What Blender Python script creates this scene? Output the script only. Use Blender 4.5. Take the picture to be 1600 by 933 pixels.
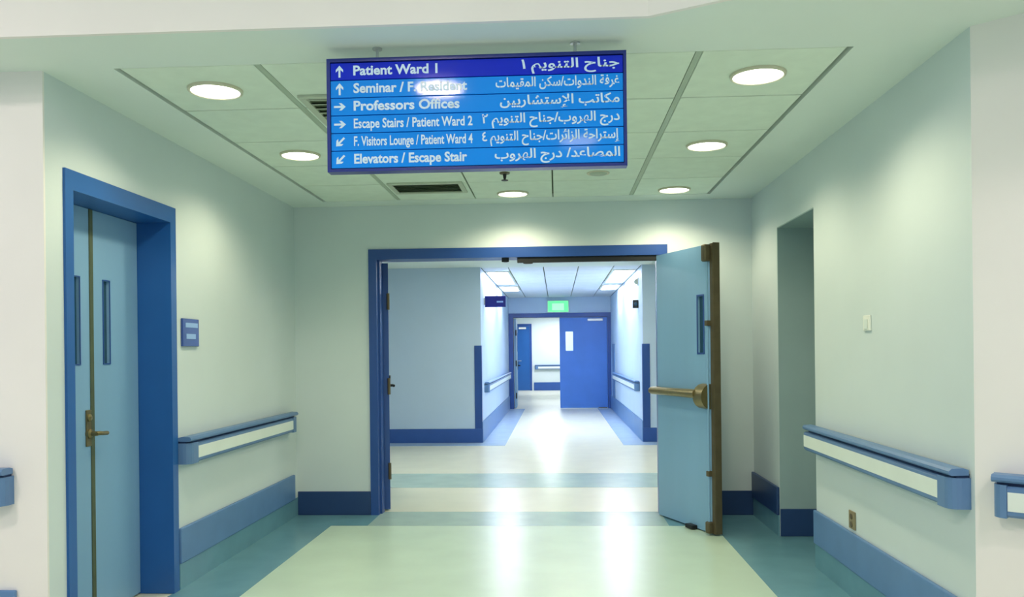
import bpy, bmesh, math, unicodedata
from mathutils import Vector, Matrix

for o in list(bpy.data.objects):
    bpy.data.objects.remove(o)
SC = bpy.context.scene
COL = SC.collection

# ------------------------------------------------------------------ camera
F_PX, PX, PY = 1300.0, 800.0, 549.0
YAW, ROLL = math.atan(70 / F_PX), 0.011
cam_d = bpy.data.cameras.new('camera')
cam = bpy.data.objects.new('camera', cam_d)
COL.objects.link(cam)
SC.camera = cam
s_, c_ = math.sin(YAW), math.cos(YAW)
ax_f = Vector((-s_, c_, 0)); ax_r0 = Vector((c_, s_, 0)); ax_u0 = Vector((0, 0, 1))
ax_r = ax_r0 * math.cos(ROLL) - ax_u0 * math.sin(ROLL)
ax_u = ax_u0 * math.cos(ROLL) + ax_r0 * math.sin(ROLL)
m = Matrix((ax_r, ax_u, -ax_f)).transposed().to_4x4()
m.translation = Vector((0, 0, 1.36))
cam.matrix_world = m
cam_d.sensor_fit = 'HORIZONTAL'
cam_d.sensor_width = 36.0
cam_d.lens = 36.0 * F_PX / 1600.0
cam_d.shift_x = 0.0
cam_d.shift_y = (PY - 466.5) / 1600.0
cam_d.clip_start = 0.05

# ------------------------------------------------------------------ world, exposure
W = bpy.data.worlds.new('world'); SC.world = W; W.use_nodes = True
bg = W.node_tree.nodes['Background']
bg.inputs[0].default_value = (0.72, 0.91, 1.0, 1)
bg.inputs[1].default_value = 0.55
SC.view_settings.view_transform = 'Standard'
SC.view_settings.look = 'None'
SC.view_settings.exposure = 0.0
SC.view_settings.gamma = 1.0
SC.view_settings.use_curve_mapping = False

DOWN_W = 42.0       # corridor downlights
LOBBY_E = 125.0      # emission of the lobby lamps
HALL_E = 24.0        # emission of the light panels past the doors
DOWN_COL = (1.0, 0.88, 0.60)
LOBBY_COL = (1.0, 0.83, 0.80)
COOL_COL = (0.91, 0.91, 1.0)


# ------------------------------------------------------------------ materials
def lin(c):
    out = []
    for v in c[:3]:
        v = v / 255.0
        out.append(v / 12.92 if v <= 0.04045 else ((v + 0.055) / 1.055) ** 2.4)
    return out


def mat(name, rgb, rough=0.5, metal=0.0, var=0.04, scale=6.0, bump=0.0, bscale=120.0,
        coat=0.0, stretch=None, spec=0.5):
    mt = bpy.data.materials.new(name); mt.use_nodes = True
    nt = mt.node_tree; b = nt.nodes['Principled BSDF']
    L = nt.links
    tc = nt.nodes.new('ShaderNodeTexCoord')
    src = tc.outputs['Object']
    if stretch:
        mp = nt.nodes.new('ShaderNodeMapping'); mp.inputs['Scale'].default_value = stretch
        L.new(src, mp.inputs[0]); src = mp.outputs[0]
    n = nt.nodes.new('ShaderNodeTexNoise'); n.inputs['Scale'].default_value = scale
    n.inputs['Detail'].default_value = 4
    L.new(src, n.inputs['Vector'])
    r = nt.nodes.new('ShaderNodeValToRGB')
    c = lin(rgb)
    r.color_ramp.elements[0].position = 0.3; r.color_ramp.elements[1].position = 0.7
    r.color_ramp.elements[0].color = [max(0, v * (1 - var)) for v in c] + [1]
    r.color_ramp.elements[1].color = [min(1, v * (1 + var)) for v in c] + [1]
    L.new(n.outputs['Fac'], r.inputs[0]); L.new(r.outputs[0], b.inputs['Base Color'])
    b.inputs['Roughness'].default_value = rough
    b.inputs['Metallic'].default_value = metal
    b.inputs['Specular IOR Level'].default_value = spec
    if coat:
        b.inputs['Coat Weight'].default_value = coat
        b.inputs['Coat Roughness'].default_value = 0.06
    if bump:
        n2 = nt.nodes.new('ShaderNodeTexNoise'); n2.inputs['Scale'].default_value = bscale
        L.new(src, n2.inputs['Vector'])
        bp = nt.nodes.new('ShaderNodeBump'); bp.inputs['Strength'].default_value = bump
        bp.inputs['Distance'].default_value = 0.002
        L.new(n2.outputs['Fac'], bp.inputs['Height']); L.new(bp.outputs[0], b.inputs['Normal'])
    return mt


def emit(name, rgb, strength):
    mt = bpy.data.materials.new(name); mt.use_nodes = True
    b = mt.node_tree.nodes['Principled BSDF']
    b.inputs['Base Color'].default_value = list(rgb) + [1]
    b.inputs['Emission Color'].default_value = list(rgb) + [1]
    b.inputs['Emission Strength'].default_value = strength
    return mt


def glassy(name, rgb, rough=0.05, trans=0.0):
    mt = bpy.data.materials.new(name); mt.use_nodes = True
    b = mt.node_tree.nodes['Principled BSDF']
    b.inputs['Base Color'].default_value = lin(rgb) + [1]
    b.inputs['Roughness'].default_value = rough
    b.inputs['Transmission Weight'].default_value = trans
    b.inputs['IOR'].default_value = 1.05 if trans else 1.5
    return mt


M = {
    'wall': mat('wall_paint', (209, 222, 223), 0.55, var=0.02, scale=2.0, bump=0.08, bscale=220),
    'lobby': mat('lobby_warm_white', (236, 234, 231), 0.6, var=0.02, scale=2.0, bump=0.08, bscale=220),  # warmer, lighter tone than the corridor walls, for surfaces facing the lobby
    'recess_grey': mat('grey_teal_recess', (150, 174, 176), 0.5, var=0.03, scale=3.0),
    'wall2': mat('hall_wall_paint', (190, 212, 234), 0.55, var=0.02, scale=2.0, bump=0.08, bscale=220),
    'ceil': mat('ceiling_paint', (222, 234, 228), 0.8, var=0.015, scale=2.0),
    'tile': mat('ceiling_tile_mineral', (222, 236, 222), 0.9, var=0.035, scale=9.0, bump=0.25, bscale=160),
    'tile2': mat('hall_tile_mineral', (222, 230, 236), 0.9, var=0.03, scale=9.0, bump=0.25, bscale=160),
    'grid': mat('grid_metal', (172, 188, 170), 0.5, var=0.03),
    'plenum': mat('shadow_gap_metal', (96, 112, 88), 0.8, var=0.05),
    'floor': mat('vinyl_pale_green', (194, 218, 200), 0.29, var=0.05, scale=3.0, bump=0.05, bscale=30),
    'floorB': mat('vinyl_cream', (220, 222, 200), 0.28, var=0.04, scale=3.0, bump=0.05, bscale=30),
    'teal': mat('vinyl_teal', (104, 152, 168), 0.25, var=0.07, scale=4.0),
    'teal2': mat('vinyl_grey_green', (164, 190, 182), 0.25, var=0.06, scale=4.0),
    'paleblue': mat('vinyl_pale_blue', (165, 190, 215), 0.25, var=0.05, scale=4.0),
    'guard': mat('blue_wall_guard', (92, 132, 180), 0.45, var=0.04),
    'navy': mat('navy_base_vinyl', (34, 64, 112), 0.4, var=0.05),
    'hallbase': mat('blue_base_vinyl', (46, 88, 160), 0.4, var=0.05),
    'frame': mat('blue_frame_enamel', (34, 94, 164), 0.35, var=0.05, scale=3),
    'frame2': mat('deep_blue_frame_enamel', (38, 78, 148), 0.35, var=0.05, scale=3),
    'leaf': mat('pale_blue_door_laminate', (128, 172, 208), 0.4, var=0.04, scale=3, stretch=(1, 1, .15)),
    'farleaf': mat('blue_door_laminate', (68, 124, 208), 0.4, var=0.04, scale=3),
    'rail': mat('handrail_blue_vinyl', (92, 128, 172), 0.4, var=0.04),
    'insert': mat('handrail_white_insert', (224, 234, 228), 0.45, var=0.02),
    'gap': mat('handrail_shadow_channel', (48, 70, 112), 0.6, var=0.05),
    'bronze': mat('aged_bronze_metal', (128, 118, 82), 0.38, 0.7, var=0.12, scale=20),
    'brown': mat('dark_bronze_edge', (96, 88, 66), 0.5, 0.3, var=0.12, scale=14),
    'olive': mat('olive_steel_strip', (84, 96, 72), 0.5, 0.2, var=0.1, scale=14),
    'black': mat('black_steel', (22, 26, 30), 0.45, 0.2, var=0.1),
    'steel': mat('brushed_steel', (190, 196, 196), 0.35, 0.8, var=0.05),
    'white': mat('white_plastic', (236, 240, 232), 0.4, var=0.02),
    'outlet': mat('tan_outlet_plastic', (138, 128, 96), 0.45, var=0.06),
    'ring': mat('downlight_trim_metal', (206, 204, 180), 0.4, 0.2, var=0.05),
    'louvre': mat('grille_enamel', (188, 198, 180), 0.5, var=0.04),
    'glassdark': glassy('dark_wired_glass', (42, 78, 100), 0.12),
    'glass': glassy('clear_glass', (236, 246, 250), 0.02, 1.0),
    'signframe': mat('sign_frame_enamel', (14, 40, 128), 0.3, var=0.04),
    'sign1': mat('sign_strip_deep_blue', (2, 38, 204), 0.5, var=0.03, coat=.4, spec=.1),
    'sign2': mat('sign_strip_blue', (4, 142, 250), 0.5, var=0.05, scale=2, coat=.4, spec=.1),
    'letter': mat('sign_white_lettering', (206, 234, 255), 0.4, var=0.01),
    'plate': mat('room_plate_blue', (26, 66, 146), 0.3, var=0.04, coat=0.5),
    'platetext': mat('room_plate_light_blue', (150, 186, 236), 0.4, var=0.02),
    'blade': mat('blade_sign_navy', (20, 28, 132), 0.3, var=0.04),
    'lampE': emit('downlight_glow', (1.0, 1.0, 0.92), 5.0),
    'lobbyE': emit('lobby_lamp_glow', LOBBY_COL, LOBBY_E),
    'lobbyE2': emit('dim_lobby_lamp_glow', LOBBY_COL, 16.0),
    'hallE': emit('hall_panel_glow', (1.0, 0.96, 0.86), 34.0),
    'panelE': emit('light_panel_glow', COOL_COL, HALL_E),
    'exitE': emit('exit_sign_green_glow', (0.10, 0.95, 0.22), 1.3),
    'exitE2': emit('exit_sign_pale_glow', (0.30, 1.0, 0.38), 1.2),
}


# ------------------------------------------------------------------ builders
class MB:
    def __init__(self):
        self.bm = bmesh.new()

    def box(self, x0, x1, y0, y1, z0, z1, bev=0.0):
        vs = [self.bm.verts.new(p) for p in
              ((x0, y0, z0), (x1, y0, z0), (x1, y1, z0), (x0, y1, z0),
               (x0, y0, z1), (x1, y0, z1), (x1, y1, z1), (x0, y1, z1))]
        fs = [self.bm.faces.new([vs[i] for i in q]) for q in
              ((0, 3, 2, 1), (4, 5, 6, 7), (0, 1, 5, 4), (1, 2, 6, 5), (2, 3, 7, 6), (3, 0, 4, 7))]
        if bev:
            es = list({e for f in fs for e in f.edges})
            bmesh.ops.bevel(self.bm, geom=es, offset=bev, segments=2, affect='EDGES', profile=0.5)
        return self

    def prism(self, pts, z0, z1):
        n = len(pts)
        lo = [self.bm.verts.new((x, y, z0)) for x, y in pts]
        hi = [self.bm.verts.new((x, y, z1)) for x, y in pts]
        self.bm.faces.new(lo[::-1]); self.bm.faces.new(hi)
        for i in range(n):
            j = (i + 1) % n
            self.bm.faces.new((lo[i], lo[j], hi[j], hi[i]))
        return self

    def ext(self, prof, p0, u, v, w, length):
        """profile [(a,b)] in axes v,w swept along u"""
        p0, u, v, w = Vector(p0), Vector(u), Vector(v), Vector(w)
        a = [self.bm.verts.new(p0 + v * q[0] + w * q[1]) for q in prof]
        b = [self.bm.verts.new(p0 + u * length + v * q[0] + w * q[1]) for q in prof]
        n = len(prof)
        self.bm.faces.new(a[::-1]); self.bm.faces.new(b)
        for i in range(n):
            j = (i + 1) % n
            self.bm.faces.new((a[i], a[j], b[j], b[i]))
        return self

    def lathe(self, c, prof, seg=28, closed=False, axis='z'):
        """prof [(r,h)] ; r=0 allowed at the ends"""
        rings = []
        for r, h in prof:
            ring = []
            for k in range(1 if r == 0 else seg):
                t = 2 * math.pi * k / seg
                a, b = r * math.cos(t), r * math.sin(t)
                p = {'z': (a, b, h), 'y': (a, h, b), 'x': (h, a, b)}[axis]
                ring.append(self.bm.verts.new((c[0] + p[0], c[1] + p[1], c[2] + p[2])))
            rings.append(ring)
        n = len(rings)
        for i in range(n if closed else n - 1):
            A, B = rings[i], rings[(i + 1) % n]
            for k in range(seg):
                l = (k + 1) % seg
                q = [A[k % len(A)], A[l % len(A)], B[l % len(B)], B[k % len(B)]]
                q = list(dict.fromkeys(q))
                if len(q) > 2:
                    self.bm.faces.new(q)
        return self

    def tube(self, pts, r, seg=10):
        pts = [Vector(p) for p in pts]
        rings = []
        for i, p in enumerate(pts):
            d = (pts[min(i + 1, len(pts) - 1)] - pts[max(i - 1, 0)]).normalized()
            up = Vector((0, 0, 1)) if abs(d.z) < .9 else Vector((1, 0, 0))
            a = d.cross(up).normalized(); b = d.cross(a)
            rings.append([self.bm.verts.new(p + a * r * math.cos(2 * math.pi * k / seg) + b * r * math.sin(2 * math.pi * k / seg))
                          for k in range(seg)])
        for A, B in zip(rings, rings[1:]):
            for k in range(seg):
                l = (k + 1) % seg
                self.bm.faces.new((A[k], A[l], B[l], B[k]))
        self.bm.faces.new(rings[0][::-1]); self.bm.faces.new(rings[-1])
        return self

    def mesh(self, name, off=None, smooth=False):
        if off is not None:
            bmesh.ops.translate(self.bm, verts=self.bm.verts, vec=-Vector(off))
        bmesh.ops.recalc_face_normals(self.bm, faces=self.bm.faces)
        me = bpy.data.meshes.new(name); self.bm.to_mesh(me); self.bm.free()
        if smooth:
            for p in me.polygons:
                p.use_smooth = True
            me.set_sharp_from_angle(angle=math.radians(40))
        return me

    def build(self, name, m, parent=None, local=False, smooth=False):
        off = None
        if parent is not None and not local:
            off = parent.get('_org', None)
        o = bpy.data.objects.new(name, self.mesh(name, off, smooth))
        COL.objects.link(o)
        o.data.materials.append(M[m])
        if parent is not None:
            o.parent = parent
            if not local and off is not None:
                ORG[o.name] = tuple(off)
        return o


ORG = {}


def tag(o, label=None, cat=None, group=None, kind=None):
    if label: o['label'] = label
    if cat: o['category'] = cat
    if group: o['group'] = group
    if kind: o['kind'] = kind
    return o


def empty(name, loc, label, cat, group=None, kind=None):
    o = bpy.data.objects.new(name, None); COL.objects.link(o)
    o.location = loc
    o.empty_display_size = 0.1
    return tag(o, label, cat, group, kind)


def part(mb, name, m, parent, smooth=False):
    """mb in world coordinates, parent an unrotated chain: shift to the parent's frame"""
    off = Vector((0, 0, 0)); p = parent
    while p is not None:
        off += p.location; p = p.parent
    o = bpy.data.objects.new(name, mb.mesh(name, off, smooth)); COL.objects.link(o)
    o.data.materials.append(M[m]); o.parent = parent
    return o


def struct(name, mb, m, label, cat):
    o = bpy.data.objects.new(name, mb.mesh(name)); COL.objects.link(o)
    o.data.materials.append(M[m])
    return tag(o, label, cat, kind='structure')


def place(mesh, name, parent, loc, m=None):
    o = bpy.data.objects.new(name, mesh); COL.objects.link(o)
    o.parent = parent; o.location = loc
    return o


# ------------------------------------------------------------------ measures
XL, XR, H = -2.2, 1.6, 2.59         # corridor sides and ceiling
YB = 6.9                            # wall with the double door
YF = 3.47                           # front end of the left wall
YRF = 3.29                          # front end of the right wall
HX0, HX1 = -1.13, 1.27              # far corridor sides
YH, YE, YEND = 12.38, 19.6, 28.7    # hall wall, far door wall, end wall
HC = 2.62                           # hall ceiling
LC = 3.2                            # lobby ceiling
DY0, DY1 = 3.672, 4.625              # left door opening
AY0, AY1, AZ = 5.26, 6.12, 2.235    # recess in the right wall
OX0, OX1, OZ = -1.50, 0.85, 2.14    # double door opening

# ------------------------------------------------------------------ floor
floor = struct('floor', MB().box(-4.5, 4.2, -3.0, 30.0, -0.12, 0.0), 'floorB',
               'polished pale vinyl floor of the hospital corridor', 'floor')
T = 0.0015
def inlay(name, m, *bx):
    mb = MB()
    for b in bx:
        mb.box(b[0], b[1], b[2], b[3], 0, T)
    return mb.build(name, m, floor)
FX0, FX1, FY = -1.79, 1.19, 6.465
inlay('floor_field', 'floor', (FX0, FX1, -3.0, FY))
inlay('floor_border', 'teal', (XL, FX0, YF, FY))
inlay('floor_border', 'teal', (FX1, XR + 0.9, YRF, FY))
inlay('floor_stripe', 'teal2', (OX0, OX1, FY, 7.03))
inlay('floor_border', 'teal', (XL, OX0, FY, YB))
inlay('floor_border', 'teal', (OX1, XR, FY, YB))
inlay('floor_stripe', 'teal2', (-3.4, 3.4, 8.29, 9.24))
inlay('floor_border', 'paleblue', (HX0, -0.76, YH, YE))
inlay('floor_border', 'paleblue', (0.94, HX1, YH, YE))
inlay('floor_border', 'paleblue', (-3.4, -0.76, YH - 0.42, YH))
inlay('floor_border', 'paleblue', (0.94, 3.4, YH - 0.42, YH))

# ------------------------------------------------------------------ corridor walls
struct('wall_left', MB().box(-2.6, XL, YF + .012, DY0 - .02, 0, H).box(-2.6, XL, DY1 + .02, YB, 0, H)
       .box(-2.6, XL, DY0 - .02, DY1 + .02, 2.14, H), 'wall',
       'pale painted left corridor wall around the pale blue double door', 'wall')
struct('wall_front_left', MB().box(-4.5, XL, YF, YF + .012, 0, H).box(-4.5, -2.6, YF + .012, YF + .2, 0, H), 'lobby',
       'pale wall facing the viewer at the left edge of the photo', 'wall')
wr = struct('wall_right', MB().box(XR, 2.5, YRF, AY0, 0, H).box(XR, 2.5, AY1, YB, 0, H)
       .box(XR, 2.5, AY0, AY1, AZ, H).box(2.4, 2.5, AY0, AY1, 0, AZ), 'wall',
       'pale painted right corridor wall with a plain doorway recess', 'wall')
MB().box(XR + .002, 2.4, AY1 - .008, AY1, 0, AZ - .008).box(XR + .002, 2.4, AY0, AY1, AZ - .008, AZ).build('recess_panels', 'recess_grey', wr)  # thin panels giving the recess jamb and head a darker grey-teal
struct('wall_front_right', MB().prism([(XR, YRF), (3.6, YRF - 1.72), (3.6, YRF)], 0, H), 'lobby',
       'angled bright wall at the right edge of the photo', 'wall')
struct('wall_back', MB().box(-3.5, OX0 - .02, YB, YB + .2, 0, HC).box(OX1 + .02, 3.5, YB, YB + .2, 0, HC)
       .box(OX0 - .02, OX1 + .02, YB, YB + .2, OZ + .02, HC), 'wall',
       'pale wall across the corridor around the open double door', 'wall')

# ------------------------------------------------------------------ corridor ceiling with tiles
GX = [-1.885, -1.262, -0.640, -0.018, 0.604, 1.226]
GY0, GR = 3.47, 0.64
GY1 = GY0 + 5 * GR
ceil = struct('ceiling', MB().box(-4.5, GX[0], 3.11, YB, H, H + .16).box(GX[5], 4.2, 3.11, YB, H, H + .16)
              .box(GX[0], GX[5], 3.11, GY0, H, H + .16).box(GX[0], GX[5], GY1, YB, H, H + .16)
              .prism([(.355, 3.11), (.66, 2.958), (1.512, 2.317), (3.612, .917), (4.2, .917), (4.2, 3.11)], H, H + .16),
              'ceil', 'pale green ceiling of the corridor with an inset field of square tiles', 'ceiling')
MB().box(GX[0], GX[5], GY0, GY1, H + .03, H + .16).build('ceiling_recess', 'plenum', ceil)
def tile_mesh(w, d, m, t=.018):
    me = MB().box(-w / 2, w / 2, -d / 2, d / 2, 0, t, .003).mesh('ceiling_tile')
    me.materials.append(M[m]); return me
for i in range(5):
    a, b = GX[i], GX[i + 1]
    la = {0: .024, 1: .016, 4: .016}.get(i, .005)
    lb = {4: .024, 0: .016, 3: .016}.get(i, .005)
    me = tile_mesh(b - a - la - lb, GR - .014, 'tile')
    for j in range(5):
        place(me, 'ceiling_tile', ceil, ((a + la + b - lb) / 2, GY0 + (j + .5) * GR + .006, H + .002))
for x in (GX[1], GX[4]):
    MB().box(x - .013, x + .013, GY0 + .006, GY1, H + .004, H + .03).build('grid_bar', 'grid', ceil)

# higher lobby in front: bulkhead face and ceiling
bl = [(-4.5, 3.09), (.35, 3.09), (.65, 2.94), (1.5, 2.3), (3.6, .9)]
struct('trim_1', MB().prism(bl + [(3.612, .917), (1.512, 2.317), (.66, 2.958), (.355, 3.11), (-4.5, 3.11)], H, LC), 'lobby',
       'pale bulkhead face stepping up above the corridor mouth', 'bulkhead')
struct('ceiling_lobby', MB().box(-4.5, 4.2, -3.0, 3.25, LC, LC + .1), 'ceil',
       'higher lobby ceiling in front of the corridor', 'ceiling')

# ------------------------------------------------------------------ hall past the double door
struct('wall_hall_left', MB().box(-3.5, HX0, YH, YE, 0, HC), 'wall2',
       'pale blue-grey wall block left of the far corridor', 'wall')
struct('wall_hall_right', MB().box(HX1, 3.5, YH, YE, 0, HC), 'wall2',
       'pale wall block right of the far corridor', 'wall')
struct('wall_hall_side_left', MB().box(-3.6, -3.5, YB + .2, YH, 0, HC), 'wall2', 'side wall of the cross hall, left', 'wall')
struct('wall_hall_side_right', MB().box(3.5, 3.6, YB + .2, YH, 0, HC), 'wall2', 'side wall of the cross hall, right', 'wall')
FO0, FO1, FOZ = -1.02, 1.19, 2.15
struct('wall_far', MB().box(-2.6, FO0, YE, YE + .2, 0, HC + .3).box(FO1, 2.6, YE, YE + .2, 0, HC + .3)
       .box(FO0, FO1, YE, YE + .2, FOZ, HC + .3), 'wall2', 'blue-grey wall around the far blue double door', 'wall')
struct('wall_end', MB().box(-2.6, 2.6, YEND, YEND + .2, 0, HC), 'wall', 'cream wall at the far end behind the blue doors', 'wall')
struct('wall_end_left', MB().box(-2.7, -2.6, YE, YEND + .2, 0, HC), 'wall2', 'left wall of the passage behind the far doors', 'wall')
struct('wall_end_right', MB().box(2.6, 2.7, YE, YEND + .2, 0, HC), 'wall2', 'right wall of the passage behind the far doors', 'wall')
hall_ceil = struct('ceiling_hall', MB().box(-3.6, 3.6, YB + .2, YH, HC, HC + .1).box(-2.7, 2.7, YE + .2, YEND + .2, HC, HC + .1),
                   'ceil', 'pale ceiling of the cross hall behind the double door', 'ceiling')
fc = struct('ceiling_far', MB().box(-3.5, 3.5, YH, YE, HC + .03, HC + .13), 'plenum',
            'tiled ceiling of the far corridor between long light panels', 'ceiling')
CX = [HX0, -.72, -.19, .34, .87, HX1]
RY = [YH + .1 + .6 * k for k in range(12)] + [YE]
panel_rows = {(0, 1): 4, (0, 6): 2, (4, 1): 4, (4, 6): 2}
taken = {(i, j + k) for (i, j), n in panel_rows.items() for k in range(n)}
MB().box(HX0, HX1, YH, YH + .095, HC, HC + .03).build('ceiling_edge', 'ceil', fc)
for i in range(5):
    me = tile_mesh(CX[i + 1] - CX[i] - .016, .584, 'tile2'); me2 = tile_mesh(CX[i + 1] - CX[i] - .016, RY[12] - RY[11] - .016, 'tile2')
    for j in range(12):
        if (i, j) in taken: continue
        place(me if j < 11 else me2, 'ceiling_tile', fc, ((CX[i] + CX[i + 1]) / 2, (RY[j] + RY[j + 1]) / 2, HC + .002))


def light_panel(x0, x1, y0, y1, z, label, group, glow='panelE'):
    t = empty('ceiling_light', ((x0 + x1) / 2, (y0 + y1) / 2, z), label, 'ceiling light', group)
    fr = MB()
    for b in ((x0, x1, y0, y0 + .03), (x0, x1, y1 - .03, y1), (x0, x0 + .03, y0 + .03, y1 - .03), (x1 - .03, x1, y0 + .03, y1 - .03)):
        fr.box(*b, z - .012, z + .02)
    part(fr, 'frame', 'white', t)
    part(MB().box(x0 + .03, x1 - .03, y0 + .03, y1 - .03, z - .002, z + .012), 'diffuser', glow, t)
    return t


g = 'light panels in the far corridor'
light_panel(CX[0] + .02, CX[1] - .02, RY[1] + .02, RY[5] - .02, HC, 'long bright ceiling light panel beside the left wall, nearer of two', g)
light_panel(CX[0] + .02, CX[1] - .02, RY[6] + .02, RY[8] - .02, HC, 'short bright ceiling light panel beside the left wall, farther of two', g)
light_panel(CX[4] + .02, CX[5] - .02, RY[1] + .02, RY[5] - .02, HC, 'long bright ceiling light panel beside the right wall, nearer of two', g)
light_panel(CX[4] + .02, CX[5] - .02, RY[6] + .02, RY[8] - .02, HC, 'short bright ceiling light panel beside the right wall, farther of two', g)
g = 'light panels in the cross hall'
light_panel(-.155, .385, 10.95, 11.55, HC - .02, 'square ceiling light panel seen just under the double door head', g, 'hallE')
light_panel(-2.2, -1.6, 8.4, 9.0, HC - .02, 'added unseen light panel above the left side of the striped floor', g, 'hallE')  # this pair is added above the door head, unseen, to brighten the hall
light_panel(1.0, 1.6, 8.4, 9.0, HC - .02, 'added unseen light panel above the right side of the striped floor', g, 'hallE')
light_panel(-.3, .3, 21.4, 22.6, HC - .02, 'added unseen light panel in the passage just behind the far doors', g)  # both passage panels are added out of view to brighten the end wall
light_panel(-.6, .6, 26.6, 27.8, HC - .02, 'added unseen wide light panel before the end wall', g)

# ------------------------------------------------------------------ baseboards and wall guards
def base(name, m, label, mb):
    return struct(name, mb, m, label, 'baseboard')


GZ0, GZ1 = .15, .355
def guard_y(mb, x, sx, y0, y1):
    xs = sorted((x, x + sx * .022))
    return mb.box(xs[0], xs[1], y0, y1, GZ0, GZ1, .006)
def cove_y(mb, x, sx, y0, y1):
    xs = sorted((x, x + sx * .012))
    return mb.box(xs[0], xs[1], y0, y1, T, GZ0)


b = base('baseboard_left', 'guard', 'blue wall guard board along the left wall below the handrail', guard_y(MB(), XL, 1, 4.70, 6.80))
cove_y(MB(), XL, 1, 4.70, YB).build('cove_strip', 'teal', b)
b = base('baseboard_right', 'guard', 'blue wall guard board along the right wall below the handrail', guard_y(MB(), XR, -1, YRF + .02, AY0))
cove_y(MB(), XR, -1, YRF + .02, AY0).build('cove_strip', 'teal', b)
b = base('baseboard_right_corner', 'navy', 'blue guard board by the recess, the open door shade painted in as navy', guard_y(MB(), XR, -1, AY1, YB))  # same guard board as alongside; navy colour paints in the door's shade
cove_y(MB(), XR, -1, AY1, YB).build('cove_strip', 'teal', b)
base('baseboard_recess', 'navy', 'navy baseboard inside the doorway recess', MB().box(XR + .0, 2.388, AY1 - .020, AY1 - .008, T, .2, .004)
     .box(2.388, 2.4, AY0, AY1 - .020, T, .2, .004))
base('baseboard_back', 'navy', 'navy baseboard along the wall left of the double door', MB().box(XL + .012, OX0 - .07, YB - .012, YB, T, .2, .004))
base('baseboard_back_right', 'navy', 'navy baseboard behind the open door leaf', MB().box(OX1 + .07, XR - .012, YB - .012, YB, T, .2, .004))
base('baseboard_front_left', 'guard', 'blue wall guard board at the lower left edge of the photo', MB().box(-4.5, -2.335, YF - .022, YF, GZ0, GZ1, .006))
base('baseboard_hall_left', 'hallbase', 'blue baseboard of the hall wall left of the far corridor', MB().box(-3.5, HX0 + .012, YH - .012, YH, T, .21, .003))
base('baseboard_hall_right', 'hallbase', 'blue baseboard of the hall wall right of the far corridor', MB().box(HX1 - .012, 3.5, YH - .012, YH, T, .21, .003))
base('baseboard_far_left', 'guard', 'blue guard board along the left wall of the far corridor', MB().box(HX0, HX0 + .02, YH, YE - .03, T, .31, .004))
base('baseboard_far_right', 'guard', 'blue guard board along the right wall of the far corridor', MB().box(HX1 - .02, HX1, YH, YE - .03, T, .31, .004))
base('baseboard_end', 'hallbase', 'blue baseboard of the end wall behind the far doors', MB().box(-.80, 2.6, YEND - .015, YEND, 0, .28, .003)
     .box(-2.6, -1.45, YEND - .015, YEND, 0, .28, .003))


def corner_guard(loc, sx, h, label):
    x, y = loc
    mb = MB().box(*sorted((x, x + sx * .10)), y - .008, y, .21, h)
    mb.box(*sorted((x, x - sx * .008)), y - .008, y + .08, .21, h)
    o = mb.build('corner_guard', 'frame2'); tag(o, label, 'corner guard', 'blue corner guards past the double door')


corner_guard((HX0 + .0, YH), -1, 1.45, 'tall blue corner guard on the wall corner left of the far corridor')
corner_guard((HX1 - .0, YH), 1, 1.45, 'tall blue corner guard on the wall corner right of the far corridor')
tag(MB().box(HX1 - .02, HX1, 18.3, 18.9, .31, 1.5, .004).build('wall_guard_panel', 'rail'),
    'upright pale blue guard panel on the right wall before the far doors', 'wall guard')


# ------------------------------------------------------------------ handrails
def handrail(p0, p1, n, label, cap0=True, cap1=True, cap_len=.11):
    """crash rail from p0 to p1 (floor plan points on the wall), n = outward normal"""
    a, b2 = Vector((*p0, 0)), Vector((*p1, 0)); n = Vector((*n, 0)).normalized()
    u = (b2 - a); Ln = u.length; u.normalize(); z = Vector((0, 0, 1))
    t = empty('handrail', a, label, 'handrail', 'crash handrails on the corridor walls')
    O = Vector((0, 0, 0))
    s0 = cap_len if cap0 else 0; s1 = cap_len if cap1 else 0
    def pr(name, prof, m, st, ln):
        mb = MB().ext(prof, O + u * st, u, n, z, ln)
        o = mb.build(name, m, None, smooth=False); o.parent = t; return o
    pr('back_channel', [(0, .75), (.05, .75), (.05, .862), (0, .862)], 'gap', .012, Ln - .024)
    pr('bumper', [(.02, .728), (.066, .728), (.076, .738), (.076, .835), (.068, .843), (.02, .843)], 'rail', s0, Ln - s0 - s1)
    pr('grip', [(.008, .858), (.074, .856), (.084, .864), (.084, .874), (.074, .884), (.03, .886), (.008, .88)], 'rail', 0, Ln)
    pr('insert_panel', [(.076, .752), (.0785, .752), (.0785, .822), (.076, .822)], 'insert', s0 + .003, Ln - s0 - s1 - .006)
    def cap(st, first):
        r = .045
        pts = []
        for k in range(5):
            q = k / 4 * math.pi / 2
            pts.append((st + (r - r * math.sin(q) if first else cap_len - r + r * math.sin(q)), .080 - r + r * math.cos(q)))
        other = st + (cap_len if first else 0)
        end = st + (0 if first else cap_len)
        poly = [(other, 0), (other, .080)] + pts + [(end, 0)]
        mb = MB().ext([(q[0], q[1]) for q in poly], O + z * .725, z, u, n, .122)
        o = mb.build('end_cap', 'rail', None); o.parent = t
    if cap0: cap(0, True)
    if cap1: cap(Ln - cap_len, False)
    return t


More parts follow.
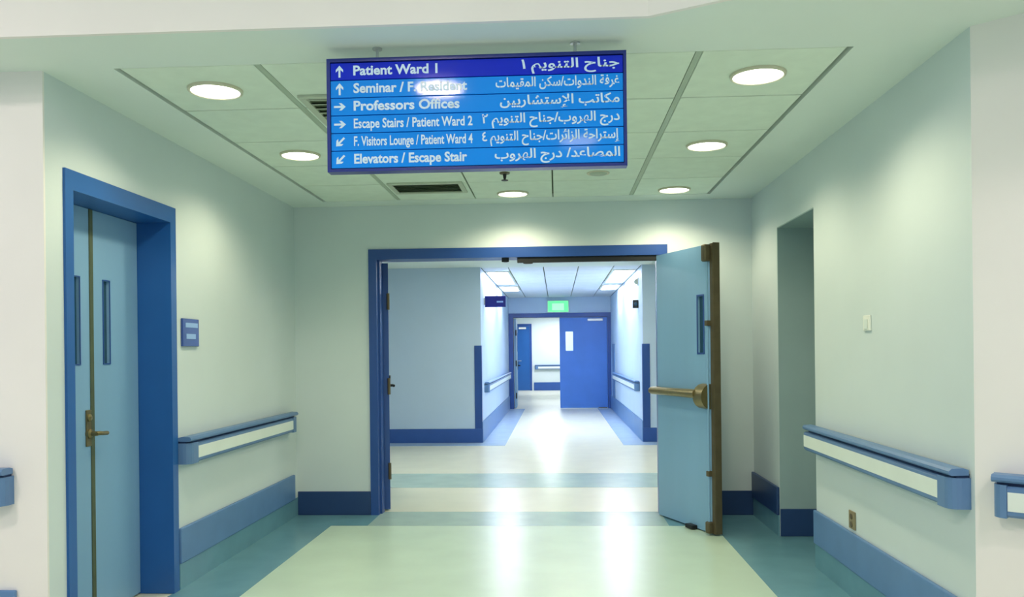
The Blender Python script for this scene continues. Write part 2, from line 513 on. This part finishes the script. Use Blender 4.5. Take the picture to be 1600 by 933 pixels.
handrail((XL, 4.70), (XL, 6.70), (1, 0), 'blue and white handrail on the left wall beside the double door frame')
handrail((XR, YRF + .03), (XR, AY0 - .01), (-1, 0), 'blue and white handrail on the right wall before the recess', True, False)
handrail((-4.4, YF), (-2.345, YF), (0, -1), 'blue handrail ending at the left edge of the photo')
ch = Vector((2.0, -1.72)).normalized()
handrail((XR + ch.x * .075, YRF + ch.y * .075), (XR + ch.x * 2.2, YRF + ch.y * 2.2), (-1.72, -2.0),
         'blue and white handrail on the angled wall at the right edge of the photo', cap_len=.05)
handrail((HX0, YH + .5), (HX0, YE - .5), (1, 0), 'handrail on the left wall of the far corridor')
handrail((HX1, YH + .5), (HX1, YE - 1.5), (-1, 0), 'handrail on the right wall of the far corridor')
handrail((-.76, YEND), (1.4, YEND), (0, -1), 'handrail on the end wall seen through the far doorway')

# ------------------------------------------------------------------ left double door (door_1)
d1 = empty('door_1', (XL, (DY0 + DY1) / 2, 0), 'narrow pale blue double door set deep in the left wall', 'door', kind='structure')
LX = -2.385
f = MB()
fw = .062
f.box(LX - .03, XL + .012, DY0 - fw, DY0, T, 2.205).box(LX - .03, XL + .012, DY1, DY1 + .066, T, 2.205)
f.box(LX - .03, XL + .012, DY0, DY1, 2.115, 2.205)
part(f, 'frame', 'frame', d1)
seam = 4.148
for (y0, y1, w0, w1) in ((DY0 + .003, seam - .016, 3.992, 4.042), (seam + .016, DY1 - .003, 4.262, 4.322)):
    lf = MB().box(LX - .045, LX, y0, w0, .01, 2.112).box(LX - .045, LX, w1, y1, .01, 2.112)
    lf.box(LX - .045, LX, w0, w1, .01, 1.32).box(LX - .045, LX, w0, w1, 1.755, 2.112)
    leaf = part(lf, 'door_leaf', 'leaf', d1)
    part(MB().box(LX - .03, LX - .015, w0, w1, 1.32, 1.755), 'vision_pane', 'glassdark', leaf)
    bd = MB()
    for b in ((w0 - .006, w0, 1.314, 1.761), (w1, w1 + .006, 1.314, 1.761), (w0, w1, 1.314, 1.32), (w0, w1, 1.755, 1.761)):
        bd.box(LX, LX + .004, *b)
    part(bd, 'glazing_bead', 'frame2', leaf)
part(MB().box(LX - .045, LX + .006, seam - .016, seam + .016, .01, 2.112, .003), 'astragal', 'olive', d1)
part(MB().box(LX, LX + .008, 4.085, 4.13, .90, 1.085, .003), 'lock_plate', 'bronze', d1)
lv = part(MB().lathe((LX, 4.107, .965), [(0, .0), (.024, 0), (.024, .016), (.012, .022), (.012, .05), (0, .05)], 14, axis='x')
          .tube([(LX + .045, 4.107, .965), (LX + .052, 4.12, .966), (LX + .052, 4.16, .962), (LX + .05, 4.20, .96)], .011), 'lever_handle', 'bronze', d1, True)
part(MB().lathe((LX, 4.107, 1.045), [(0, 0), (.02, 0), (.02, .014), (.012, .02), (0, .02)], 14, axis='x'), 'lock_cylinder', 'bronze', d1, True)

# ------------------------------------------------------------------ big double door (door_2)
d2 = empty('door_2', (OX0, YB, 0), 'wide open blue double door leading on to the far corridor', 'door', kind='structure')
f = MB()
f.box(OX0 - .067, OX0, YB - .015, YB + .215, T, 2.225).box(OX1, OX1 + .065, YB - .015, YB + .215, T, 2.225)
f.box(OX0, OX1, YB - .015, YB + .215, OZ, 2.225)
f.box(OX0, OX0 + .016, YB + .05, YB + .14, T, OZ).box(OX1 - .016, OX1, YB + .06, YB + .15, T, OZ)
part(f, 'frame', 'frame2', d2)
part(MB().box(-.32, OX1 - .02, YB + .0, YB + .045, OZ - .045, OZ, .004), 'overhead_track', 'black', d2)
part(MB().prism([(-.45, YB + .02), (-.39, YB + .02), (-.41, YB + .06), (-.43, YB + .06)], OZ - .035, OZ), 'latch_strike', 'black', d2)
part(MB().prism([(-.27, YB - .01), (-.19, YB - .01), (-.21, YB + .03), (-.25, YB + .03)], OZ - .055, OZ - .03), 'latch_strike', 'black', d2)


def leaf_obj(name, w, h, t, lite, m, parent, loc, rot, panem, label=None):
    """door leaf mesh in local axes: x from hinge to free edge, visible face at y = 0"""
    a0, a1, z0, z1 = lite
    mb = MB().box(0, a0, 0, t, .012, h).box(a1, w, 0, t, .012, h).box(a0, a1, 0, t, .012, z0).box(a0, a1, 0, t, z1, h)
    lf = mb.build(name, m, None); lf.parent = parent
    lf.location = Vector(loc) - parent.location; lf.rotation_euler = (0, 0, rot)
    if label: lf['label'] = label
    def sub(mb2, nm, mm, smooth=False):
        o = mb2.build(nm, mm, None, smooth=smooth); o.parent = lf; return o
    sub(MB().box(a0, a1, t * .35, t * .65, z0, z1), 'vision_pane', panem)
    bd = MB()
    for b in ((a0 - .012, a0, z0 - .012, z1 + .012), (a1, a1 + .012, z0 - .012, z1 + .012), (a0, a1, z0 - .012, z0), (a0, a1, z1, z1 + .012)):
        bd.box(b[0], b[1], -.004, 0, b[2], b[3])
    sub(bd, 'glazing_bead', 'frame2')
    return lf, sub


RW = .825
ra = math.atan2(-.765, .318)
lf, sub = leaf_obj('door_leaf', RW, 2.13, .048, (.615, .690, 1.335, 1.755), 'leaf', d2, (.822, 6.868, 0), ra, 'glassdark',
                   'pale blue leaf swung towards the viewer with a bronze push bar')
sub(MB().box(RW, RW + .006, -.004, .052, .012, 2.135, .002), 'edge_strip', 'brown')
sub(MB().box(RW - .035, RW, -.006, 0, .012, 2.13), 'edge_channel', 'brown')
bar = MB().lathe((.0, -.062, 1.03), [(0, -.005), (.026, 0), (.030, .02), (.034, .68), (0, .685)], 16, axis='x')
bar.box(-.004, .05, -.06, 0, 1.0, 1.06, .006)
sub(bar, 'push_bar', 'bronze', True)
cs = MB()
prof = [(.0 + .085 * math.sin(k / 8 * math.pi), .093 * math.cos(k / 8 * math.pi)) for k in range(9)]
cs.ext(prof, (.665, 0, 1.012), (1, 0, 0), (0, -1, 0), (0, 0, 1), .115)
sub(cs, 'latch_case', 'bronze', True)
sub(MB().tube([(.775, -.022, .06), (.775, -.022, 2.08)], .009), 'latch_rod', 'leaf', True)
for z in (.45, 1.55):
    sub(MB().box(.758, .792, -.036, 0, z - .02, z + .02, .004), 'rod_guide', 'brown')
sub(MB().box(.745, .80, -.055, 0, 2.0, 2.125, .012), 'top_latch', 'brown')
sub(MB().box(.750, .80, -.045, 0, .015, .10, .010), 'bottom_latch', 'brown')
sub(MB().box(.48, .58, -.05, 0, .004, .035, .006), 'floor_stop', 'black')
for z in (.3, 1.07, 1.85):
    sub(MB().tube([(-.008, .05, z - .06), (-.008, .05, z + .06)], .011), 'hinge', 'brown', True)

la = math.atan2(.9775, -.211)
lf, sub = leaf_obj('door_leaf', 1.28, 2.13, .048, (.98, 1.06, 1.335, 1.755), 'leaf', d2, (-1.448, 7.105, 0), la, 'glassdark',
                   'leaf swung away into the hall and seen edge on')
sub(MB().box(-.004, 0, -.002, .05, .012, 2.13), 'edge_strip', 'frame2')
for z in (.34, 1.07, 1.80):
    sub(MB().tube([(-.010, .0, z - .07), (-.010, .0, z + .07)], .013), 'hinge', 'brown', True)
sub(MB().box(1.20, 1.26, -.012, 0, .93, 1.13, .004)
    .tube([(1.22, -.01, 1.03), (1.22, -.06, 1.03), (1.16, -.062, 1.03), (1.10, -.06, 1.03)], .013), 'lever_handle', 'black', True)
sub(MB().lathe((1.22, 0, 1.115), [(0, -.03), (.018, -.03), (.018, 0), (0, 0)], 12, axis='y'), 'lock_cylinder', 'black')

# ------------------------------------------------------------------ far double door (door_3) and end door (door_4)
d3 = empty('door_3', (FO0, YE, 0), 'saturated blue double door at the end of the far corridor', 'door', kind='structure')
part(MB().box(FO0 - .105, FO0, YE - .02, YE + .22, T, 2.25).box(FO1, FO1 + .115, YE - .02, YE + .22, T, 2.25)
     .box(FO0, FO1, YE - .02, YE + .22, FOZ, 2.25), 'frame', 'frame2', d3)
lf, sub = leaf_obj('door_leaf', 1.115, 2.14, .048, (.80, .975, 1.36, 1.81), 'farleaf', d3, (FO1 - .005, YE + .05, 0), math.pi, 'glass',
                   'closed blue leaf with an upright window')
# this leaf shows its local +y side
sub(MB().box(.10, .46, .048, .10, 2.05, 2.11, .008), 'door_closer', 'steel')
sub(MB().box(.02, .22, .048, .07, .012, .03), 'floor_stop', 'black')
lf, sub = leaf_obj('door_leaf', 1.09, 2.14, .048, (.80, .90, 1.36, 1.81), 'leaf', d3, (FO0 + .052, YE + .20, 0), math.pi / 2 + .015, 'glassdark',
                   'pale leaf swung away from the viewer')
sub(MB().box(.96, 1.05, -.012, 0, .90, 1.10, .004).tube([(1.0, -.01, 1.0), (1.0, -.06, 1.0), (.92, -.06, 1.0)], .016), 'lever_handle', 'black', True)
for z in (.3, 1.07, 1.8):
    sub(MB().tube([(-.01, 0, z - .07), (-.01, 0, z + .07)], .014), 'hinge', 'black', True)

d4 = empty('door_4', (-1.36, YEND, 0), 'small blue single door on the end wall behind the far doors', 'door', kind='structure')
part(MB().box(-1.44, -1.37, YEND - .03, YEND, 0, 2.30).box(-.93, -.86, YEND - .03, YEND, 0, 2.30).box(-1.37, -.93, YEND - .03, YEND, 2.22, 2.30),
     'frame', 'frame2', d4)
l4 = part(MB().box(-1.368, -.932, YEND - .02, YEND, .01, 2.218), 'door_leaf', 'frame', d4)
part(MB().box(-1.30, -1.05, YEND - .075, YEND - .02, 2.12, 2.18, .006), 'door_closer', 'white', l4)
part(MB().tube([(-1.32, YEND - .02, 1.03), (-1.32, YEND - .07, 1.03), (-1.22, YEND - .07, 1.03)], .014), 'lever_handle', 'steel', l4)


# ------------------------------------------------------------------ lettering
FORMS = {}
for cp in range(0xFE80, 0xFEFD):
    dc = unicodedata.decomposition(chr(cp)).split()
    if len(dc) >= 2:
        FORMS.setdefault(''.join(chr(int(q, 16)) for q in dc[1:]), {})[dc[0][1:-1]] = chr(cp)
RIGHT_ONLY = set('\u0627\u0623\u0625\u0622\u062f\u0630\u0631\u0632\u0648\u0629\u0649')


def shape_arabic(txt):
    units, i = [], 0
    while i < len(txt):
        if txt[i] == '\u0644' and txt[i:i + 2] in FORMS:
            units.append(txt[i:i + 2]); i += 2
        else:
            units.append(txt[i]); i += 1
    isl = lambda q: q in FORMS
    fwd = lambda q: isl(q) and len(q) == 1 and q not in RIGHT_ONLY and 'initial' in FORMS[q]
    out = []
    for k, q in enumerate(units):
        if not isl(q):
            out.append(q); continue
        prev = k > 0 and fwd(units[k - 1])
        nxt = k + 1 < len(units) and isl(units[k + 1]) and fwd(q)
        form = ('medial' if nxt else 'final') if prev else ('initial' if nxt else 'isolated')
        fm = FORMS[q]
        out.append(fm.get(form) or fm.get('isolated'))
    return ''.join(reversed(out))


def text_words(body, x0, x1, zc0, hz, y, bold=.012):
    """flat lettering facing -y, fitted between x0 and x1 on baseline zc0; one mesh for each word"""
    cu = bpy.data.curves.new('lettering', 'FONT'); cu.body = body; cu.resolution_u = 3
    cu.offset = bold
    ob = bpy.data.objects.new('lettering_source', cu); COL.objects.link(ob)
    dg = bpy.context.evaluated_depsgraph_get(); dg.update()
    me = bpy.data.meshes.new_from_object(ob.evaluated_get(dg))
    bpy.data.objects.remove(ob); bpy.data.curves.remove(cu)
    co = [v.co.copy() for v in me.vertices]
    polys = [tuple(p.vertices) for p in me.polygons]
    mn, mx = min(v.x for v in co), max(v.x for v in co)
    sx = (x1 - x0) / (mx - mn); sz = hz / .714
    iv = sorted((min(co[i].x for i in p), max(co[i].x for i in p), p) for p in polys)
    words, hi = [], -9
    for lo_, hi_, p in iv:
        if lo_ - hi > .17:
            words.append([])
        words[-1].append(p); hi = max(hi, hi_)
    out = []
    for w in words:
        ids = {i: k for k, i in enumerate(sorted({i for p in w for i in p}))}
        m2 = bpy.data.meshes.new('lettering')
        m2.from_pydata([(x0 + (co[i].x - mn) * sx, y, zc0 + co[i].y * sz) for i in ids], [], [[ids[i] for i in p] for p in w])
        out.append(m2)
    bpy.data.meshes.remove(me)
    return out


def arrow_mesh(cx, cz, ang, y, s=.024):
    bm = bmesh.new()
    pts = [(-.32, -1.0), (.32, -1.0)]
    poly = [(-.17, -1.0), (.17, -1.0), (.17, .25), (.62, -.15), (.62, .28), (0, 1.0), (-.62, .28), (-.62, -.15), (-.17, .25)]
    ca, sa = math.cos(ang), math.sin(ang)
    lo = []
    for px_, pz_ in poly:
        lo.append(bm.verts.new((cx + s * (px_ * ca - pz_ * sa), y, cz + s * (px_ * sa + pz_ * ca))))
    bm.faces.new(lo)
    me = bpy.data.meshes.new('arrow'); bm.to_mesh(me); bm.free()
    return me


# ------------------------------------------------------------------ hanging direction sign
SX0, SX1, SZ0, SZ1, SY = -.911, .286, 2.087, 2.542, 3.30
sg = empty('direction_sign', ((SX0 + SX1) / 2, SY, SZ0), 'blue bilingual direction sign hanging from the ceiling', 'sign')
fr = MB().box(SX0, SX1, SY + .012, SY + .05, SZ0, SZ1)
fr.box(SX0, SX1, SY - .004, SY + .012, SZ1 - .014, SZ1).box(SX0, SX1, SY - .004, SY + .012, SZ0, SZ0 + .012)
fr.box(SX0, SX0 + .014, SY - .004, SY + .012, SZ0 + .012, SZ1 - .014).box(SX1 - .012, SX1, SY - .004, SY + .012, SZ0 + .012, SZ1 - .014)
part(fr, 'frame', 'signframe', sg)
for x in (SX0 + .2, SX1 - .2):
    part(MB().lathe((x, SY + .03, 0), [(0, SZ1 - .005), (.006, SZ1 - .005), (.006, H - .006), (.02, H - .006), (.02, H), (0, H)], 12), 'hanger_rod', 'steel', sg)
UP, RT, DL = 0.0, -math.pi / 2, math.pi * .75
rows = [
    (UP, 'Patient Ward 1', .340, '\u062c\u0646\u0627\u062d \u0627\u0644\u062a\u0646\u0648\u064a\u0645 \u0661', .386),
    (UP, 'Seminar / F. Resident', .458, '\u063a\u0631\u0641\u0629 \u0627\u0644\u0646\u062f\u0648\u0627\u062a/\u0633\u0643\u0646 \u0627\u0644\u0645\u0642\u064a\u0645\u0627\u062a', .489),
    (RT, 'Professors Offices', .427, '\u0645\u0643\u0627\u062a\u0628 \u0627\u0644\u0625\u0633\u062a\u0634\u0627\u0631\u064a\u064a\u0646', .473),
    (RT, 'Escape Stairs / Patient Ward 2', .478, '\u062f\u0631\u062c \u0627\u0644\u0647\u0631\u0648\u0628/\u062c\u0646\u0627\u062d \u0627\u0644\u062a\u0646\u0648\u064a\u0645 \u0662', .545),
    (DL, 'F. Visitors Lounge / Patient Ward 4', .478, '\u0625\u0633\u062a\u0631\u0627\u062d\u0629 \u0627\u0644\u0632\u0627\u0626\u0631\u0627\u062a/\u062c\u0646\u0627\u062d \u0627\u0644\u062a\u0646\u0648\u064a\u0645 \u0664', .545),
    (DL, 'Elevators / Escape Stair', .455, '\u0627\u0644\u0645\u0635\u0627\u0639\u062f/ \u062f\u0631\u062c \u0627\u0644\u0647\u0631\u0648\u0628', .496),
]
zt, zb = SZ1 - .016, SZ0 + .014
rh = (zt - zb) / 6
SIGN_LOC = Vector(sg.location)
def flat(me, name, m, parent):
    for v in me.vertices:
        v.co -= SIGN_LOC
    o = bpy.data.objects.new(name, me); COL.objects.link(o)
    me.materials.clear(); me.materials.append(M[m]); o.parent = parent
    return o
for k, (ang, en, wen, ar, war) in enumerate(rows):
    z1 = zt - k * rh; z0 = z1 - rh
    st = part(MB().box(SX0 + .015, SX1 - .013, SY, SY + .012, z0 + .0015, z1 - .0015, .0015), 'sign_strip', 'sign1' if k == 0 else 'sign2', sg)
    yy = SY - .0012
    flat(arrow_mesh(SX0 + .052, (z0 + z1) / 2, ang, yy), 'arrow', 'letter', st)
    bx = SX0 + .108
    for w in text_words(en, bx, bx + wen, z0 + .020, .038, yy, .030 if len(en) < 26 else .022):
        flat(w, 'english_word', 'letter', st)
    ax = SX1 - .028
    for w in text_words(shape_arabic(ar), ax - war, ax, z0 + .026, .037, yy, .020):
        flat(w, 'arabic_word', 'letter', st)

# ------------------------------------------------------------------ lamps
def downlight(x, y, label):
    t = empty('downlight', (x, y, H), label, 'downlight', 'round downlights in the corridor ceiling')
    part(MB().lathe((x, y, H), [(.110, .001), (.110, -.010), (.115, -.013), (.122, -.009), (.124, .001)], 36, closed=True), 'trim_ring', 'ring', t, True)
    part(MB().lathe((x, y, H), [(0, -.012), (.06, -.011), (.110, -.006), (.110, .001), (0, .001)], 36), 'lens', 'lampE', t, True)
    ld = bpy.data.lights.new('downlight_beam', 'SPOT'); ld.energy = DOWN_W; ld.color = DOWN_COL
    ld.spot_size = math.radians(154); ld.spot_blend = .6; ld.shadow_soft_size = .08
    lo = bpy.data.objects.new('downlight_beam', ld); COL.objects.link(lo); lo.parent = t; lo.location = (0, 0, -.03)
    return t


cxl, cxc, cxr = (GX[0] + GX[1]) / 2 + .002, (GX[2] + GX[3]) / 2, (GX[4] + GX[5]) / 2
r1, r3, r5 = (GY0 + (k + .5) * GR for k in (0, 2, 4))
downlight(cxl, r1, 'large round downlight near the front left of the tiled ceiling')
downlight(cxl, r3, 'round downlight left of the sign, second in the left row')
downlight(cxr, r1, 'large round downlight near the front right of the tiled ceiling')
downlight(cxr, r3, 'round downlight right of the sign, second in the right row')
downlight(cxr, r5 + .1, 'small round downlight at the far end of the right row')
downlight(cxc, r5 + .12, 'small round downlight below the middle of the sign')


def lobby_lamp(x, y, label, glow='lobbyE'):
    t = empty('lobby_lamp', (x, y, LC), label, 'ceiling light', 'round lamps in the lobby ceiling')
    part(MB().lathe((x, y, LC), [(.165, 0), (.165, -.02), (.178, -.026), (.195, -.016), (.195, 0)], 36, closed=True), 'trim_ring', 'ring', t, True)
    part(MB().lathe((x, y, LC), [(0, -.060), (.06, -.056), (.11, -.044), (.145, -.026), (.165, -.004), (.165, 0), (0, 0)], 36), 'lens', glow, t, True)
    return t


for (x, y, l) in ((-.79, .88, 'round lobby lamp mirrored in the second row of the sign'),
                  (.21, -.65, 'round lobby lamp mirrored in the fifth row of the sign'),
                  (2.0, .95, 'added unseen lobby lamp on the right, front row'),  # this and the next three are added out of view for lighting
                  (-3.0, 1.5, 'added unseen lobby lamp on the left, front row'),
                  (2.2, -.65, 'added unseen lobby lamp on the right, second row'),
                  (-3.0, -.65, 'added unseen lobby lamp on the left, second row')):
    lobby_lamp(x, y, l, 'lobbyE2' if x == .21 else 'lobbyE')

# ------------------------------------------------------------------ small ceiling fittings
def grille(x0, x1, y0, y1, n, label):
    t = empty('ceiling_grille', ((x0 + x1) / 2, (y0 + y1) / 2, H), label, 'air vent')
    fr = MB(); w = .035
    for b in ((x0, x1, y0, y0 + w), (x0, x1, y1 - w, y1), (x0, x0 + w, y0 + w, y1 - w), (x1 - w, x1, y0 + w, y1 - w)):
        fr.box(*b, H - .012, H + .002, .003)
    part(fr, 'frame', 'louvre', t)
    part(MB().box(x0 + w, x1 - w, y0 + w, y1 - w, H - .001, H + .002), 'backing', 'plenum', t)
    for k in range(n):
        yc = y0 + w + (k + .5) * (y1 - y0 - 2 * w) / n
        d = (y1 - y0 - 2 * w) / n
        mb = MB().ext([(-d * .46, -.0125), (-d * .40, -.0105), (d * .24, -.002), (d * .18, -.003)], (x0 + w, yc, H), (1, 0, 0), (0, 1, 0), (0, 0, 1), x1 - x0 - 2 * w)
        part(mb, 'louvre_blade', 'louvre', t)


grille(GX[1] + .04, GX[2] - .03, 5.98, 6.36, 6, 'slatted return air grille in the ceiling below the sign')
grille(GX[1] + .04, GX[2] - .03, 3.90, 4.40, 6, 'square air grille in the ceiling mostly hidden behind the sign')

sp = empty('sprinkler', (-.345, 5.72, H), 'small dark pendent sprinkler below the sign', 'sprinkler')
part(MB().lathe((-.345, 5.72, H), [(0, 0), (.036, 0), (.034, -.008), (.012, -.010), (0, -.010)], 18), 'escutcheon', 'brown', sp, True)
part(MB().lathe((-.345, 5.72, H), [(0, -.008), (.014, -.010), (.010, -.035), (.006, -.05), (0, -.05)], 12), 'nozzle', 'black', sp, True)
part(MB().lathe((-.345, 5.72, H), [(0, -.05), (.024, -.05), (.024, -.054), (0, -.054)], 14), 'deflector', 'black', sp)
cp = empty('sprinkler_cover', (.30, 5.80, H), 'flat round cover plate in the ceiling below the right of the sign', 'cover plate')
part(MB().lathe((.30, 5.80, H), [(0, -.012), (.05, -.011), (.062, -.004), (.062, 0), (0, 0)], 24), 'cap', 'grid', cp, True)
part(MB().lathe((.30, 5.80, H), [(.062, 0), (.062, -.003), (.078, -.004), (.080, 0)], 24, closed=True), 'rim', 'ring', cp, True)

# ------------------------------------------------------------------ small wall fittings
rp = empty('room_sign', (XL, 4.87, 1.41), 'small blue room plate on the left wall beside the door frame', 'sign')
part(MB().box(XL, XL + .014, 4.765, 4.985, 1.41, 1.575, .003), 'plate', 'plate', rp)
part(MB().box(XL + .014, XL + .0155, 4.80, 4.965, 1.523, 1.550), 'lettering_line', 'platetext', rp)
part(MB().box(XL + .014, XL + .0155, 4.81, 4.935, 1.455, 1.485), 'lettering_line', 'platetext', rp)

sw = empty('light_switch', (XR, 4.37, 1.445), 'white light switch plate on the right wall', 'light switch')
part(MB().box(XR - .010, XR, 4.325, 4.415, 1.445, 1.525, .003), 'plate', 'white', sw)
part(MB().box(XR - .016, XR - .010, 4.35, 4.39, 1.455, 1.505, .002), 'rocker', 'insert', sw)

ot = empty('wall_outlet', (XR, 4.62, .385), 'tan wall outlet above the guard board on the right wall', 'outlet')
part(MB().box(XR - .009, XR, 4.575, 4.665, .372, .470, .003), 'plate', 'outlet', ot)
for z in (.398, .442):
    part(MB().lathe((XR - .009, 4.62, z), [(0, -.004), (.016, -.004), (.018, 0), (0, 0)], 14, axis='x'), 'socket', 'brown', ot)

bs = empty('blade_sign', (HX0, 13.0, 2.06), 'navy sign plate projecting from the left wall of the far corridor', 'sign')
part(MB().box(HX0 + .015, -.79, 12.99, 13.015, 2.055, 2.23, .003), 'plate', 'blade', bs)
part(MB().box(HX0, HX0 + .015, 12.97, 13.035, 2.09, 2.20, .003), 'wall_bracket', 'steel', bs)
part(MB().box(-.93, -.83, 12.988, 12.99, 2.125, 2.15), 'lettering_line', 'platetext', bs)

bx = empty('wall_box', (HX1, 13.0, 2.01), 'small black box on the right wall of the far corridor', 'wall box')
part(MB().box(HX1 - .085, HX1, 12.96, 13.06, 2.01, 2.135, .006), 'housing', 'black', bx)
part(MB().lathe((HX1 - .043, 12.96, 2.07), [(0, -.008), (.022, -.006), (.028, 0), (0, 0)], 14, axis='y'), 'lens', 'glassdark', bx, True)
dm = empty('call_light', (HX1, 13.0, 2.42), 'small pale dome on the wall above the black box', 'call light')
part(MB().box(HX1 - .012, HX1, 12.94, 13.06, 2.36, 2.48, .003), 'plate', 'white', dm)
part(MB().lathe((HX1 - .012, 13.0, 2.42), [(0, -.055), (.025, -.048), (.042, -.028), (.048, 0), (0, 0)], 16, axis='x'), 'dome', 'louvre', dm, True)

ex = empty('exit_sign', (.04, YE, 2.26), 'glowing green exit sign above the far doors', 'exit sign')
part(MB().box(-.21, .29, YE - .07, YE, 2.262, 2.535, .006), 'housing', 'white', ex)
part(MB().box(-.195, .275, YE - .074, YE - .07, 2.275, 2.522), 'lit_face', 'exitE', ex)
part(MB().box(-.10, .18, YE - .0755, YE - .074, 2.31, 2.47), 'lit_legend', 'exitE2', ex)
